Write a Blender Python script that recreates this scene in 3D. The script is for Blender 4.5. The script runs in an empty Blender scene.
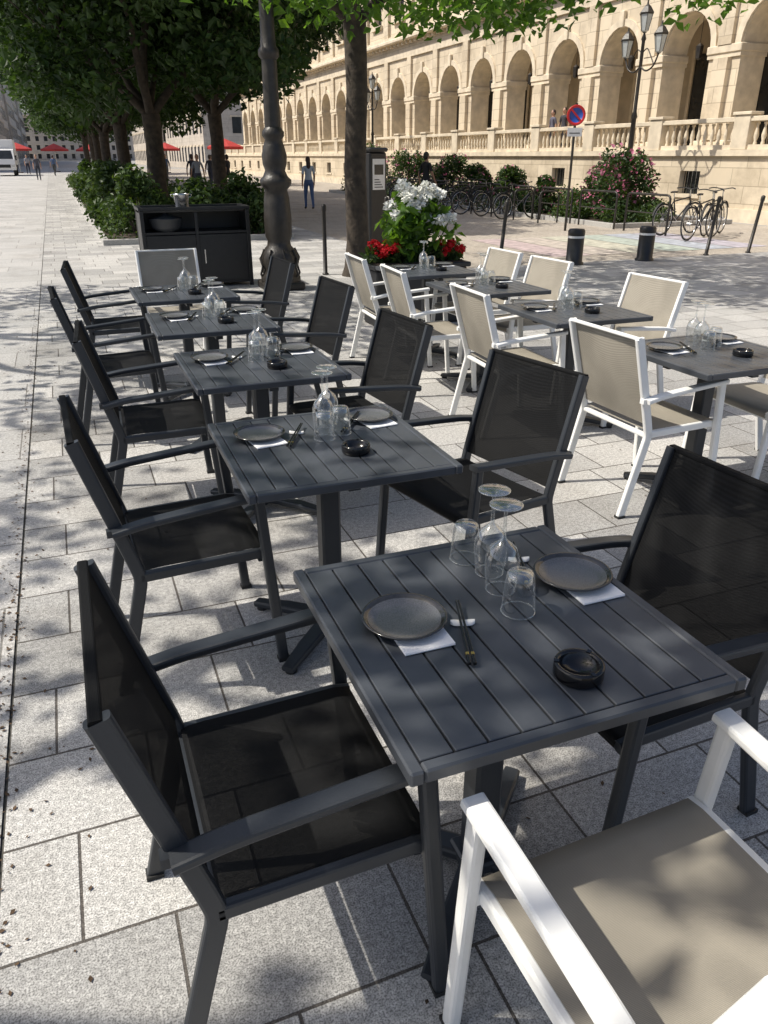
import bpy, math, random
import numpy as np
from mathutils import Vector, Matrix
random.seed(7); rng=np.random.default_rng(7)
R=math.radians
scene=bpy.context.scene
COL=scene.collection

# ---------------------------------------------------------------- materials
def newmat(name):
    m=bpy.data.materials.new(name); m.use_nodes=True
    nt=m.node_tree; b=nt.nodes['Principled BSDF']
    return m,nt,b
def N(nt,t,**k):
    n=nt.nodes.new(t)
    for a,v in k.items(): setattr(n,a,v)
    return n
def ramp(nt,stops,interp='LINEAR'):
    r=N(nt,'ShaderNodeValToRGB'); cr=r.color_ramp; cr.interpolation=interp
    while len(cr.elements)<len(stops): cr.elements.new(.5)
    for e,(p,c) in zip(cr.elements,stops):
        e.position=p; e.color=(c[0],c[1],c[2],1) if len(c)>=3 else (c[0],)*3+(1,)
    return r
def g(v): return (v,v,v)
def simple(name,col,rough=.5,metal=0,var=.12,scale=20,bump=0.0,spec=.5,bscale=None):
    m,nt,b=newmat(name)
    tc=N(nt,'ShaderNodeTexCoord'); no=N(nt,'ShaderNodeTexNoise'); no.inputs['Scale'].default_value=scale; no.inputs['Detail'].default_value=6
    nt.links.new(tc.outputs['Object'],no.inputs['Vector'])
    lo=tuple(c*(1-var) for c in col); hi=tuple(min(1,c*(1+var)) for c in col)
    r=ramp(nt,[(.3,lo),(.7,hi)])
    nt.links.new(no.outputs['Fac'],r.inputs['Fac']); nt.links.new(r.outputs['Color'],b.inputs['Base Color'])
    b.inputs['Metallic'].default_value=metal; b.inputs['Specular IOR Level'].default_value=spec
    mr=N(nt,'ShaderNodeMapRange'); mr.inputs['To Min'].default_value=max(0,rough-.08); mr.inputs['To Max'].default_value=min(1,rough+.08)
    nt.links.new(no.outputs['Fac'],mr.inputs['Value']); nt.links.new(mr.outputs['Result'],b.inputs['Roughness'])
    if bump:
        n2=N(nt,'ShaderNodeTexNoise'); n2.inputs['Scale'].default_value=bscale or scale*6; nt.links.new(tc.outputs['Object'],n2.inputs['Vector'])
        bp=N(nt,'ShaderNodeBump'); bp.inputs['Strength'].default_value=bump; bp.inputs['Distance'].default_value=.01
        nt.links.new(n2.outputs['Fac'],bp.inputs['Height']); nt.links.new(bp.outputs['Normal'],b.inputs['Normal'])
    return m

def paving(name,bw,rh,c1,c2,mortar,rot=0,speck=1.0,off=.5,stain=.35,msize=.0045):
    m,nt,b=newmat(name); L=nt.links
    tc=N(nt,'ShaderNodeTexCoord'); mp=N(nt,'ShaderNodeMapping'); mp.inputs['Rotation'].default_value[2]=rot
    L.new(tc.outputs['Object'],mp.inputs['Vector'])
    bk=N(nt,'ShaderNodeTexBrick'); bk.offset=off; bk.offset_frequency=2; bk.squash=1.25; bk.squash_frequency=3
    bk.inputs['Scale'].default_value=1; bk.inputs['Brick Width'].default_value=bw; bk.inputs['Row Height'].default_value=rh
    bk.inputs['Mortar Size'].default_value=msize; bk.inputs['Mortar Smooth'].default_value=.3; bk.inputs['Bias'].default_value=0
    bk.inputs['Color1'].default_value=(*c1,1); bk.inputs['Color2'].default_value=(*c2,1); bk.inputs['Mortar'].default_value=(*mortar,1)
    L.new(mp.outputs['Vector'],bk.inputs['Vector'])
    n1=N(nt,'ShaderNodeTexNoise'); n1.inputs['Scale'].default_value=230; n1.inputs['Detail'].default_value=2; L.new(tc.outputs['Object'],n1.inputs['Vector'])
    r1=ramp(nt,[(.36,g(.38)),(.5,g(1.0)),(.66,g(1.45))]); L.new(n1.outputs['Fac'],r1.inputs['Fac'])
    n3=N(nt,'ShaderNodeTexNoise'); n3.inputs['Scale'].default_value=60; n3.inputs['Detail'].default_value=4; L.new(tc.outputs['Object'],n3.inputs['Vector'])
    r3=ramp(nt,[(.35,g(.72)),(.65,g(1.22))]); L.new(n3.outputs['Fac'],r3.inputs['Fac'])
    mx=N(nt,'ShaderNodeMix',data_type='RGBA',blend_type='MULTIPLY'); mx.inputs[0].default_value=.8*speck
    L.new(bk.outputs['Color'],mx.inputs[6]); L.new(r1.outputs['Color'],mx.inputs[7])
    mx3=N(nt,'ShaderNodeMix',data_type='RGBA',blend_type='MULTIPLY'); mx3.inputs[0].default_value=.8
    L.new(mx.outputs[2],mx3.inputs[6]); L.new(r3.outputs['Color'],mx3.inputs[7])
    n2=N(nt,'ShaderNodeTexNoise'); n2.inputs['Scale'].default_value=1.1; n2.inputs['Detail'].default_value=8; n2.inputs['Roughness'].default_value=.65; L.new(tc.outputs['Object'],n2.inputs['Vector'])
    r2=ramp(nt,[(.3,(.62,.59,.55)),(.5,g(1.0)),(.75,(1.15,1.13,1.1))]); L.new(n2.outputs['Fac'],r2.inputs['Fac'])
    mx2=N(nt,'ShaderNodeMix',data_type='RGBA',blend_type='MULTIPLY'); mx2.inputs[0].default_value=stain*1.6 if stain<.6 else 1
    L.new(mx3.outputs[2],mx2.inputs[6]); L.new(r2.outputs['Color'],mx2.inputs[7])
    # small dark spots (gum, drips)
    vo=N(nt,'ShaderNodeTexVoronoi'); vo.inputs['Scale'].default_value=3.5; L.new(tc.outputs['Object'],vo.inputs['Vector'])
    rv=ramp(nt,[(.0,g(.6)),(.035,g(.7)),(.055,g(1.0))]); L.new(vo.outputs['Distance'],rv.inputs['Fac'])
    mx4=N(nt,'ShaderNodeMix',data_type='RGBA',blend_type='MULTIPLY'); mx4.inputs[0].default_value=.8; L.new(mx2.outputs[2],mx4.inputs[6]); L.new(rv.outputs['Color'],mx4.inputs[7])
    L.new(mx4.outputs[2],b.inputs['Base Color'])
    b.inputs['Roughness'].default_value=.78; b.inputs['Specular IOR Level'].default_value=.35
    inv=N(nt,'ShaderNodeMath',operation='MULTIPLY_ADD'); inv.inputs[1].default_value=-1.0; inv.inputs[2].default_value=1
    L.new(bk.outputs['Fac'],inv.inputs[0])
    ad=N(nt,'ShaderNodeMath',operation='MULTIPLY_ADD'); ad.inputs[1].default_value=.25; L.new(n1.outputs['Fac'],ad.inputs[0]); L.new(inv.outputs[0],ad.inputs[2])
    bp=N(nt,'ShaderNodeBump'); bp.inputs['Strength'].default_value=.6; bp.inputs['Distance'].default_value=.006
    L.new(ad.outputs[0],bp.inputs['Height']); L.new(bp.outputs['Normal'],b.inputs['Normal'])
    return m

def leafmat(name,lo,mid,hi,trans=.35,rough=.5,tcol=(2.3,2.2,.7)):
    m,nt,b=newmat(name); L=nt.links
    ge=N(nt,'ShaderNodeNewGeometry'); r=ramp(nt,[(0,lo),(.5,mid),(1,hi)])
    tc=N(nt,'ShaderNodeTexCoord'); no=N(nt,'ShaderNodeTexNoise'); no.inputs['Scale'].default_value=.9; L.new(tc.outputs['Object'],no.inputs['Vector'])
    ad=N(nt,'ShaderNodeMath',operation='MULTIPLY_ADD'); ad.inputs[1].default_value=.5
    ms=N(nt,'ShaderNodeMath',operation='MULTIPLY_ADD'); ms.inputs[1].default_value=1.4; ms.inputs[2].default_value=-.45
    L.new(no.outputs['Fac'],ms.inputs[0]); L.new(ge.outputs['Random Per Island'],ad.inputs[0]); L.new(ms.outputs[0],ad.inputs[2])
    L.new(ad.outputs[0],r.inputs['Fac']); L.new(r.outputs['Color'],b.inputs['Base Color'])
    b.inputs['Roughness'].default_value=rough; b.inputs['Specular IOR Level'].default_value=.3
    tr=N(nt,'ShaderNodeBsdfTranslucent'); 
    mc=N(nt,'ShaderNodeMix',data_type='RGBA',blend_type='MULTIPLY'); mc.inputs[0].default_value=1; mc.inputs[7].default_value=(*tcol,1)
    L.new(r.outputs['Color'],mc.inputs[6]); L.new(mc.outputs[2],tr.inputs['Color'])
    mi=N(nt,'ShaderNodeMixShader'); mi.inputs[0].default_value=trans
    L.new(b.outputs[0],mi.inputs[1]); L.new(tr.outputs[0],mi.inputs[2]); L.new(mi.outputs[0],nt.nodes['Material Output'].inputs['Surface'])
    return m

def fabric(name,col,holes=.06,con=.35,spec=.3):
    m,nt,b=newmat(name); L=nt.links
    tc=N(nt,'ShaderNodeTexCoord')
    w1=N(nt,'ShaderNodeTexWave',bands_direction='Y'); w1.inputs['Scale'].default_value=150; L.new(tc.outputs['Object'],w1.inputs['Vector'])
    w2=N(nt,'ShaderNodeTexWave',bands_direction='X'); w2.inputs['Scale'].default_value=130; L.new(tc.outputs['Object'],w2.inputs['Vector'])
    ml=N(nt,'ShaderNodeMath',operation='MULTIPLY'); L.new(w1.outputs['Fac'],ml.inputs[0]); L.new(w2.outputs['Fac'],ml.inputs[1])
    no=N(nt,'ShaderNodeTexNoise'); no.inputs['Scale'].default_value=5; L.new(tc.outputs['Object'],no.inputs['Vector'])
    r=ramp(nt,[(0,tuple(c*(1-con) for c in col)),(1,tuple(min(1,c*(1+con*2)) for c in col))]); L.new(ml.outputs[0],r.inputs['Fac'])
    r2=ramp(nt,[(.35,g(.88)),(.65,g(1.08))]); L.new(no.outputs['Fac'],r2.inputs['Fac'])
    mx=N(nt,'ShaderNodeMix',data_type='RGBA',blend_type='MULTIPLY'); mx.inputs[0].default_value=1; L.new(r.outputs['Color'],mx.inputs[6]); L.new(r2.outputs['Color'],mx.inputs[7])
    L.new(mx.outputs[2],b.inputs['Base Color']); b.inputs['Roughness'].default_value=.7; b.inputs['Specular IOR Level'].default_value=spec
    bp=N(nt,'ShaderNodeBump'); bp.inputs['Strength'].default_value=.25; bp.inputs['Distance'].default_value=.001; L.new(ml.outputs[0],bp.inputs['Height']); L.new(bp.outputs['Normal'],b.inputs['Normal'])
    if holes>0:
        tr=N(nt,'ShaderNodeBsdfTransparent'); mi=N(nt,'ShaderNodeMixShader'); mi.inputs[0].default_value=holes
        L.new(b.outputs[0],mi.inputs[1]); L.new(tr.outputs[0],mi.inputs[2]); L.new(mi.outputs[0],nt.nodes['Material Output'].inputs['Surface'])
    return m

def glassmat():
    m,nt,b=newmat('thin_glass'); L=nt.links; nt.nodes.remove(b)
    tr=N(nt,'ShaderNodeBsdfTransparent'); tr.inputs['Color'].default_value=(.95,.965,.965,1)
    gl=N(nt,'ShaderNodeBsdfGlossy'); gl.inputs['Roughness'].default_value=.06; gl.inputs['Color'].default_value=(1,1,1,1)
    lw=N(nt,'ShaderNodeLayerWeight'); lw.inputs['Blend'].default_value=.3
    mr=N(nt,'ShaderNodeMapRange'); mr.inputs['To Min'].default_value=.06; mr.inputs['To Max'].default_value=.8
    L.new(lw.outputs['Facing'],mr.inputs['Value'])
    no=N(nt,'ShaderNodeTexNoise'); no.inputs['Scale'].default_value=30; bp=N(nt,'ShaderNodeBump'); bp.inputs['Strength'].default_value=.05
    L.new(no.outputs['Fac'],bp.inputs['Height']); L.new(bp.outputs['Normal'],gl.inputs['Normal'])
    mi=N(nt,'ShaderNodeMixShader'); L.new(mr.outputs['Result'],mi.inputs[0]); L.new(tr.outputs[0],mi.inputs[1]); L.new(gl.outputs[0],mi.inputs[2])
    df=N(nt,'ShaderNodeBsdfDiffuse'); df.inputs['Color'].default_value=(.8,.83,.84,1)
    tl=N(nt,'ShaderNodeBsdfTranslucent'); tl.inputs['Color'].default_value=(.8,.83,.84,1)
    m0=N(nt,'ShaderNodeMixShader'); L.new(df.outputs[0],m0.inputs[1]); L.new(tl.outputs[0],m0.inputs[2])
    pw=N(nt,'ShaderNodeMath',operation='POWER'); pw.inputs[1].default_value=3.0; L.new(lw.outputs['Facing'],pw.inputs[0])
    ma=N(nt,'ShaderNodeMath',operation='MULTIPLY_ADD'); ma.inputs[1].default_value=.40; ma.inputs[2].default_value=.010; L.new(pw.outputs[0],ma.inputs[0])  # pale rim at grazing angles: edge highlight painted into the glass
    m2=N(nt,'ShaderNodeMixShader'); L.new(ma.outputs[0],m2.inputs[0]); L.new(mi.outputs[0],m2.inputs[1]); L.new(m0.outputs[0],m2.inputs[2])
    L.new(m2.outputs[0],nt.nodes['Material Output'].inputs['Surface'])
    return m

def stone(name,c1,c2,bw=1.0,rh=.45,mort=.75,axis='YZ'):
    m,nt,b=newmat(name); L=nt.links
    tc=N(nt,'ShaderNodeTexCoord'); sp=N(nt,'ShaderNodeSeparateXYZ'); cb=N(nt,'ShaderNodeCombineXYZ')
    L.new(tc.outputs['Object'],sp.inputs[0])
    ad=N(nt,'ShaderNodeMath',operation='ADD'); L.new(sp.outputs['X'],ad.inputs[0]); L.new(sp.outputs['Y'],ad.inputs[1])
    L.new(ad.outputs[0],cb.inputs['X']); L.new(sp.outputs['Z'],cb.inputs['Y'])
    bk=N(nt,'ShaderNodeTexBrick'); bk.inputs['Scale'].default_value=1; bk.inputs['Brick Width'].default_value=bw; bk.inputs['Row Height'].default_value=rh
    bk.inputs['Mortar Size'].default_value=.012; bk.inputs['Color1'].default_value=(*c1,1); bk.inputs['Color2'].default_value=(*c2,1)
    bk.inputs['Mortar'].default_value=(*[c*mort for c in c1],1); L.new(cb.outputs[0],bk.inputs['Vector'])
    n2=N(nt,'ShaderNodeTexNoise'); n2.inputs['Scale'].default_value=.7; n2.inputs['Detail'].default_value=9; n2.inputs['Roughness'].default_value=.7; L.new(tc.outputs['Object'],n2.inputs['Vector'])
    r2=ramp(nt,[(.3,(.62,.60,.58)),(.5,g(1.0)),(.8,(1.1,1.08,1.05))]); L.new(n2.outputs['Fac'],r2.inputs['Fac'])
    mx=N(nt,'ShaderNodeMix',data_type='RGBA',blend_type='MULTIPLY'); mx.inputs[0].default_value=.85; L.new(bk.outputs['Color'],mx.inputs[6]); L.new(r2.outputs['Color'],mx.inputs[7])
    L.new(mx.outputs[2],b.inputs['Base Color']); b.inputs['Roughness'].default_value=.85; b.inputs['Specular IOR Level'].default_value=.2
    bp=N(nt,'ShaderNodeBump'); bp.inputs['Strength'].default_value=.5; bp.inputs['Distance'].default_value=.02
    iv=N(nt,'ShaderNodeMath',operation='MULTIPLY'); iv.inputs[1].default_value=-1; L.new(bk.outputs['Fac'],iv.inputs[0]); L.new(iv.outputs[0],bp.inputs['Height']); L.new(bp.outputs['Normal'],b.inputs['Normal'])
    return m

MAT={}
MAT['slab']=paving('granite_slab',.42,.34,(.315,.312,.305),(.52,.51,.49),(.10,.09,.08))
MAT['slab2']=paving('granite_street',.9,.6,(.40,.395,.385),(.49,.48,.465),(.22,.21,.195),speck=.7)
MAT['road']=paving('sand_setts',.16,.12,(.40,.355,.30),(.46,.415,.355),(.25,.22,.185),speck=.5)
MAT['ground']=simple('ground_asphalt',(.3,.29,.275),.85,var=.2,scale=3,bump=.4)
MAT['groove']=simple('drain_dark',(.08,.075,.065),.9,var=.5,scale=40)
MAT['kerb']=simple('kerb_granite',(.4,.39,.37),.8,var=.25,scale=60,bump=.3)
MAT['frame']=simple('anthracite_powdercoat',(.028,.032,.038),.38,var=.1,scale=300,bump=.03,bscale=900)
MAT['black']=simple('black_painted_metal',(.014,.014,.015),.4,var=.2,scale=20)
MAT['table']=simple('slate_tabletop',(.056,.062,.072),.36,var=.22,scale=7,bump=.05,bscale=600)
MAT['whiteframe']=simple('white_powdercoat',(.82,.82,.80),.4,var=.04,scale=15)
MAT['blackfab']=fabric('black_textilene',(.0065,.0068,.0075),.015,.4,.15)
MAT['beigefab']=fabric('beige_textilene',(.31,.283,.235),0,.16)
MAT['glass']=glassmat()
MAT['plate']=simple('speckled_stoneware',(.115,.116,.118),.22,var=.35,scale=420,bump=.04,spec=.8)
MAT['platerim']=simple('dark_glaze',(.035,.034,.033),.16,var=.2,scale=80,spec=.8)
MAT['napkin']=simple('paper_napkin',(.85,.85,.85),.9,var=.03,scale=30,bump=.2)
MAT['porcelain']=simple('white_porcelain',(.82,.81,.78),.2,var=.03)
MAT['blackgloss']=simple('black_melamine',(.008,.008,.009),.15,var=.2)
MAT['lacquer']=simple('black_lacquer',(.006,.006,.006),.25,var=.2)
MAT['gold']=simple('gold_band',(.6,.42,.12),.3,metal=1,var=.1)
MAT['iron']=simple('cast_iron',(.026,.022,.018),.45,var=.4,scale=12,bump=.3,bscale=40)
MAT['bark']=simple('bark',(.048,.037,.027),.9,var=.5,scale=9,bump=1.0,bscale=22)
MAT['leafD']=leafmat('leaf_dark',(.012,.028,.008),(.028,.06,.015),(.06,.11,.03),.25)
MAT['leafL']=leafmat('leaf_bright',(.03,.07,.012),(.06,.13,.02),(.11,.2,.035),.45)
MAT['leafH']=leafmat('leaf_hedge',(.015,.034,.01),(.04,.075,.022),(.10,.15,.045),.25)
MAT['pink']=leafmat('petal_pink',(.5,.1,.2),(.6,.2,.32),(.72,.4,.5),.3,tcol=(1,1,1))
MAT['red']=leafmat('petal_red',(.4,.005,.01),(.55,.01,.02),(.7,.04,.05),.3,tcol=(1,1,1))
MAT['white']=leafmat('petal_white',(.75,.77,.68),(.82,.82,.78),(.86,.86,.84),.2,tcol=(1,1,1))
MAT['stone']=stone('limestone',(.58,.495,.37),(.67,.58,.445))
MAT['stonetrim']=simple('limestone_trim',(.64,.555,.425),.85,var=.17,scale=3,bump=.3)
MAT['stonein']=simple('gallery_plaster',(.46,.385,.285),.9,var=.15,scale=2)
MAT['darkwin']=simple('dark_window',(.02,.022,.025),.15,var=.3,scale=2)
MAT['farstone']=stone('far_stone',(.5,.45,.39),(.56,.51,.45),bw=1.2,rh=.5)
MAT['slate']=simple('slate_roof',(.12,.13,.15),.6,var=.2,scale=3)
MAT['steel']=simple('steel',(.6,.6,.6),.2,metal=1,var=.05)
MAT['redcloth']=simple('red_canvas',(.42,.035,.03),.8,var=.15,scale=3)
MAT['whitepaint']=simple('white_paint',(.7,.7,.7),.4,var=.05)
MAT['blue']=simple('sign_blue',(.02,.07,.35),.4,var=.05)
MAT['signred']=simple('sign_red',(.55,.02,.02),.4,var=.05)
MAT['rubber']=simple('rubber',(.02,.02,.02),.7,var=.2)
MAT['soil']=simple('soil',(.05,.035,.025),.95,var=.4,scale=12,bump=.6)
MAT['debris']=simple('debris',(.09,.055,.03),.9,var=.5,scale=90)

# ---------------------------------------------------------------- mesh builder
class MB:
    def __init__(s): s.v=[];s.f=[];s.m=[];s.sm=[];s.mats=[]
    def mi(s,k):
        if k not in s.mats: s.mats.append(k)
        return s.mats.index(k)
    def add(s,vs,fs,mat,smooth=False):
        o=len(s.v); s.v+= [tuple(v) for v in vs]; i=s.mi(mat)
        for f in fs: s.f.append([o+a for a in f]); s.m.append(i); s.sm.append(smooth)
    def box(s,x0,x1,y0,y1,z0,z1,mat,M=None,bev=0):
        if bev>0:
            b=min(bev,(x1-x0)/2.1,(y1-y0)/2.1,(z1-z0)/2.1)
            vs=[];idx={}
            X=(x0,x1);Y=(y0,y1);Z=(z0,z1);sg=(1,-1)
            for i in(0,1):
                for j in(0,1):
                    for k in(0,1):
                        idx[i,j,k,0]=len(vs);vs.append((X[i],Y[j]+sg[j]*b,Z[k]+sg[k]*b))
                        idx[i,j,k,1]=len(vs);vs.append((X[i]+sg[i]*b,Y[j],Z[k]+sg[k]*b))
                        idx[i,j,k,2]=len(vs);vs.append((X[i]+sg[i]*b,Y[j]+sg[j]*b,Z[k]))
            fs=[]
            for i in(0,1): fs.append([idx[i,0,0,0],idx[i,1,0,0],idx[i,1,1,0],idx[i,0,1,0]])
            for j in(0,1): fs.append([idx[0,j,0,1],idx[1,j,0,1],idx[1,j,1,1],idx[0,j,1,1]])
            for k in(0,1): fs.append([idx[0,0,k,2],idx[1,0,k,2],idx[1,1,k,2],idx[0,1,k,2]])
            for i in(0,1):
                for j in(0,1): fs.append([idx[i,j,0,0],idx[i,j,1,0],idx[i,j,1,1],idx[i,j,0,1]])
                for k in(0,1): fs.append([idx[i,0,k,0],idx[i,1,k,0],idx[i,1,k,2],idx[i,0,k,2]])
            for j in(0,1):
                for k in(0,1): fs.append([idx[0,j,k,1],idx[1,j,k,1],idx[1,j,k,2],idx[0,j,k,2]])
            for i in(0,1):
                for j in(0,1):
                    for k in(0,1): fs.append([idx[i,j,k,0],idx[i,j,k,1],idx[i,j,k,2]])
            c=Vector(((x0+x1)/2,(y0+y1)/2,(z0+z1)/2))
            out=[]
            for f in fs:
                p=[Vector(vs[a]) for a in f]; n=(p[1]-p[0]).cross(p[2]-p[0]); ce=sum(p,Vector())/len(p)
                out.append(f if n.dot(ce-c)>0 else f[::-1])
            fs=out
        else:
            vs=[(x0,y0,z0),(x1,y0,z0),(x1,y1,z0),(x0,y1,z0),(x0,y0,z1),(x1,y0,z1),(x1,y1,z1),(x0,y1,z1)]
            fs=[[0,3,2,1],[4,5,6,7],[0,1,5,4],[1,2,6,5],[2,3,7,6],[3,0,4,7]]
        if M is not None: vs=[M@Vector(v) for v in vs]
        s.add(vs,fs,mat)
    def sweep(s,path,w,h,mat,side=None,n=0,caps=True,scales=None,smooth=True):
        P=[Vector(p) for p in path]
        if n: prof=[(math.cos(2*math.pi*i/n)*w/2,math.sin(2*math.pi*i/n)*h/2) for i in range(n)]
        else:
            b=min(w,h)*.28; a,c=w/2,h/2
            prof=[(a,-c+b),(a,c-b),(a-b*.3,c-b*.3),(a-b,c),(-a+b,c),(-a+b*.3,c-b*.3),(-a,c-b),(-a,-c+b),(-a+b*.3,-c+b*.3),(-a+b,-c),(a-b,-c),(a-b*.3,-c+b*.3)]
        k=len(prof); vs=[]
        for i,p in enumerate(P):
            t=(P[min(i+1,len(P)-1)]-P[max(i-1,0)]).normalized()
            sd=Vector(side) if side is not None else (Vector((0,0,1)) if abs(t.z)<.9 else Vector((1,0,0)))
            sd=(sd-t*sd.dot(t)).normalized(); nm=t.cross(sd)
            sc=scales[i] if scales else 1
            for a,c in prof: vs.append(p+sd*a*sc+nm*c*sc)
        fs=[]
        for i in range(len(P)-1):
            for j in range(k): fs.append([i*k+j,i*k+(j+1)%k,(i+1)*k+(j+1)%k,(i+1)*k+j])
        s.add(vs,fs,mat,smooth if n else False)
        if caps: s.add(vs[:k],[list(range(k))[::-1]],mat); s.add(vs[-k:],[list(range(k))],mat)
    def lathe(s,prof,mat,c=(0,0,0),n=24,smooth=True,flute=0,M=None):
        vs=[];c=Vector(c)
        for r,z in prof:
            for j in range(n):
                a=2*math.pi*j/n; rr=r*(1-(flute if j%2 else 0))
                p=Vector((rr*math.cos(a),rr*math.sin(a),z))
                if M is not None: p=M@p
                vs.append(c+p)
        fs=[]
        for i in range(len(prof)-1):
            for j in range(n): fs.append([i*n+j,i*n+(j+1)%n,(i+1)*n+(j+1)%n,(i+1)*n+j])
        s.add(vs,fs,mat,smooth)
    def grid(s,rows,mat,smooth=True):
        k=len(rows[0]); vs=[p for r in rows for p in r]
        fs=[[i*k+j,i*k+j+1,(i+1)*k+j+1,(i+1)*k+j] for i in range(len(rows)-1) for j in range(k-1)]
        s.add(vs,fs,mat,smooth)
    def leaves(s,pts,size,mat,flat=.0,aspect=.6,up=0.3,fold=.15):
        n=len(pts); pts=np.asarray(pts)
        nr=rng.normal(size=(n,3)); nr[:,2]=np.abs(nr[:,2])+up; nr/=np.linalg.norm(nr,axis=1)[:,None]
        t=rng.normal(size=(n,3)); t-=nr*(t*nr).sum(1)[:,None]; t/=np.linalg.norm(t,axis=1)[:,None]
        b=np.cross(nr,t); sz=size*(.6+.8*rng.random(n))[:,None]
        a0=pts-t*sz*.5; a2=pts+t*sz*.5; a1=pts+b*sz*aspect*.5+nr*sz*fold; a3=pts-b*sz*aspect*.5+nr*sz*fold
        V=np.stack([a0,a1,a2,a3],1).reshape(-1,3)
        s.add(V.tolist(),[[4*i,4*i+1,4*i+2,4*i+3] for i in range(n)],mat)
    def mesh(s,name):
        me=bpy.data.meshes.new(name); me.from_pydata(s.v,[],s.f)
        for k in s.mats: me.materials.append(MAT[k])
        me.polygons.foreach_set('material_index',s.m); me.polygons.foreach_set('use_smooth',s.sm); me.update()
        return me
    def obj(s,name,loc=(0,0,0),rot=0,parent=None):
        return place(s.mesh(name),name,loc,rot,parent)
def place(me,name,loc=(0,0,0),rot=0,parent=None,scale=1):
    o=bpy.data.objects.new(name,me); o.location=loc; o.rotation_euler=(0,0,rot); o.scale=(scale,)*3 if not isinstance(scale,tuple) else scale
    COL.objects.link(o)
    if parent: o.parent=parent
    return o
def empty(name,loc=(0,0,0),rot=0):
    o=bpy.data.objects.new(name,None); o.location=loc; o.rotation_euler=(0,0,rot); o.empty_display_size=.1; COL.objects.link(o); return o
def fillet(path,r,n=5):
    P=[Vector(p) for p in path]; out=[P[0]]
    for i in range(1,len(P)-1):
        a=(P[i-1]-P[i]); b=(P[i+1]-P[i]); rr=min(r,a.length*.45,b.length*.45)
        p0=P[i]+a.normalized()*rr; p2=P[i]+b.normalized()*rr
        for k in range(n+1):
            t=k/n; out.append(p0*(1-t)**2+P[i]*2*t*(1-t)+p2*t*t)
    out.append(P[-1]); return out

# ---------------------------------------------------------------- ground
def sheet(name,x0,x1,y0,y1,z,mat):
    b=MB(); b.add([(x0,y0,z),(x1,y0,z),(x1,y1,z),(x0,y1,z)],[[0,1,2,3]],mat); return b.obj(name)
sheet('ground',-700,700,-300,1200,-.02,'ground')
sheet('terrace_pavement',-.395,26,-9,11.5,0,'slab')
sheet('promenade_pavement',-.395,5.6,11.5,140,0,'slab')
sheet('street_pavement',-9,-.405,-9,160,0,'slab2')
sheet('drain_channel',-.42,-.385,-9,140,-.006,'groove')
sheet('crossing_road',5.6,17.0,11.5,120,-.006,'road')
cols=[(.45,.12,.1),(.5,.3,.1),(.52,.47,.15),(.2,.38,.18),(.16,.25,.42),(.3,.2,.38)]
e=empty('painted_crossing')
for i,c in enumerate(cols):
    MAT['rb%d'%i]=simple('faded_paint_%d'%i,tuple(.25*a+.75*.42 for a in c),.8,var=.3,scale=6)
    q=MB(); x0=8.2+i*.85; q.add([(x0,12.3,-.001),(x0+.8,12.3,-.001),(x0+.8,15.6,-.001),(x0,15.6,-.001)],[[0,1,2,3]],'rb%d'%i); q.obj('stripe_%d'%i,parent=e)
q=MB(); n=900
pts=np.stack([-.42+rng.normal(size=n)*.03+ (rng.random(n)<.25)*rng.normal(size=n)*.15, .8+rng.random(n)**1.5*9, np.full(n,.004)],1)
q.leaves(pts,.014,'debris',up=4,fold=.02)
n=400; pts=np.stack([rng.uniform(-1.2,4.5,n),rng.uniform(.6,9,n),np.full(n,.004)],1); q.leaves(pts,.014,'debris',up=4,fold=.03)
q.obj('leaf_litter')

# ---------------------------------------------------------------- chair
def chair_mesh(name,fr,fab):
    m=MB()
    for sg in(-1,1):
        y=.252*sg
        p=fillet([(-.285,y,0),(-.18,y,.42),(-.195,y,.48),(-.315,y,.90)],.05,5)
        m.sweep(p,.024,.042,fr,side=(0,1,0))
        ya=.279*sg
        m.sweep(fillet([(-.245,ya,.604),(-.15,ya,.622),(.235,ya,.655)],.05,4),.046,.022,fr,side=(0,1,0))
        m.sweep([(.212,ya,.644),(.262,ya,0)],.030,.036,fr,side=(0,1,0))
        m.box(-.262,-.215,min(y,ya)-.0,max(y,ya),.592,.614,fr)
        m.sweep([(-.18,y,.425),(.20,y,.432),(.24,y,.425)],.024,.036,fr,side=(0,1,0))
        m.box(.213,.238,min(y,ya),max(y,ya),.412,.440,fr)
        for x in(-.285,.262): m.box(x-.021,x+.021,(y if x<0 else ya)-.017,(y if x<0 else ya)+.017,-.001,.012,'rubber')
    m.sweep([(.215,-.25,.408),(.215,.25,.408)],.022,.026,fr,side=(0,0,1))
    m.sweep([(-.18,-.25,.415),(-.18,.25,.415)],.022,.026,fr,side=(0,0,1))
    m.sweep([(-.317,-.262,.898),(-.317,.262,.898)],.014,.022,fr if fr!='frame' else 'blackfab',side=(0,0,1))
    rows=[]
    prof=[(-.175,.435),(-.12,.44),(0,.440),(.12,.443),(.20,.445),(.24,.438),(.247,.418),(.237,.405)]
    for x,z in prof:
        r=[]
        for j in range(13):
            u=j/12*2-1; sag=.016*(1-u*u)*max(0,1-abs((x-.0)/.24))
            r.append((x,u*.245,z+.006-sag))
        rows.append(r)
    m.grid(rows,fab)
    rows=[]
    for i in range(11):
        t=i/10; z=.47+t*.425; xb=-.19+(-.315+.19)*((z-.47)/.43)
        r=[]
        for j in range(13):
            u=j/12*2-1; r.append((xb+.006-.022*(1-u*u)*math.sin(math.pi*min(1,t*1.0))*.8,u*.243,z))
        rows.append(r)
    m.grid(rows,fab)
    return m.mesh(name)
CB=chair_mesh('black_armchair','frame','blackfab'); CW=chair_mesh('beige_armchair','whiteframe','beigefab')
def jit(a): return random.uniform(-a,a)
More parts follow.
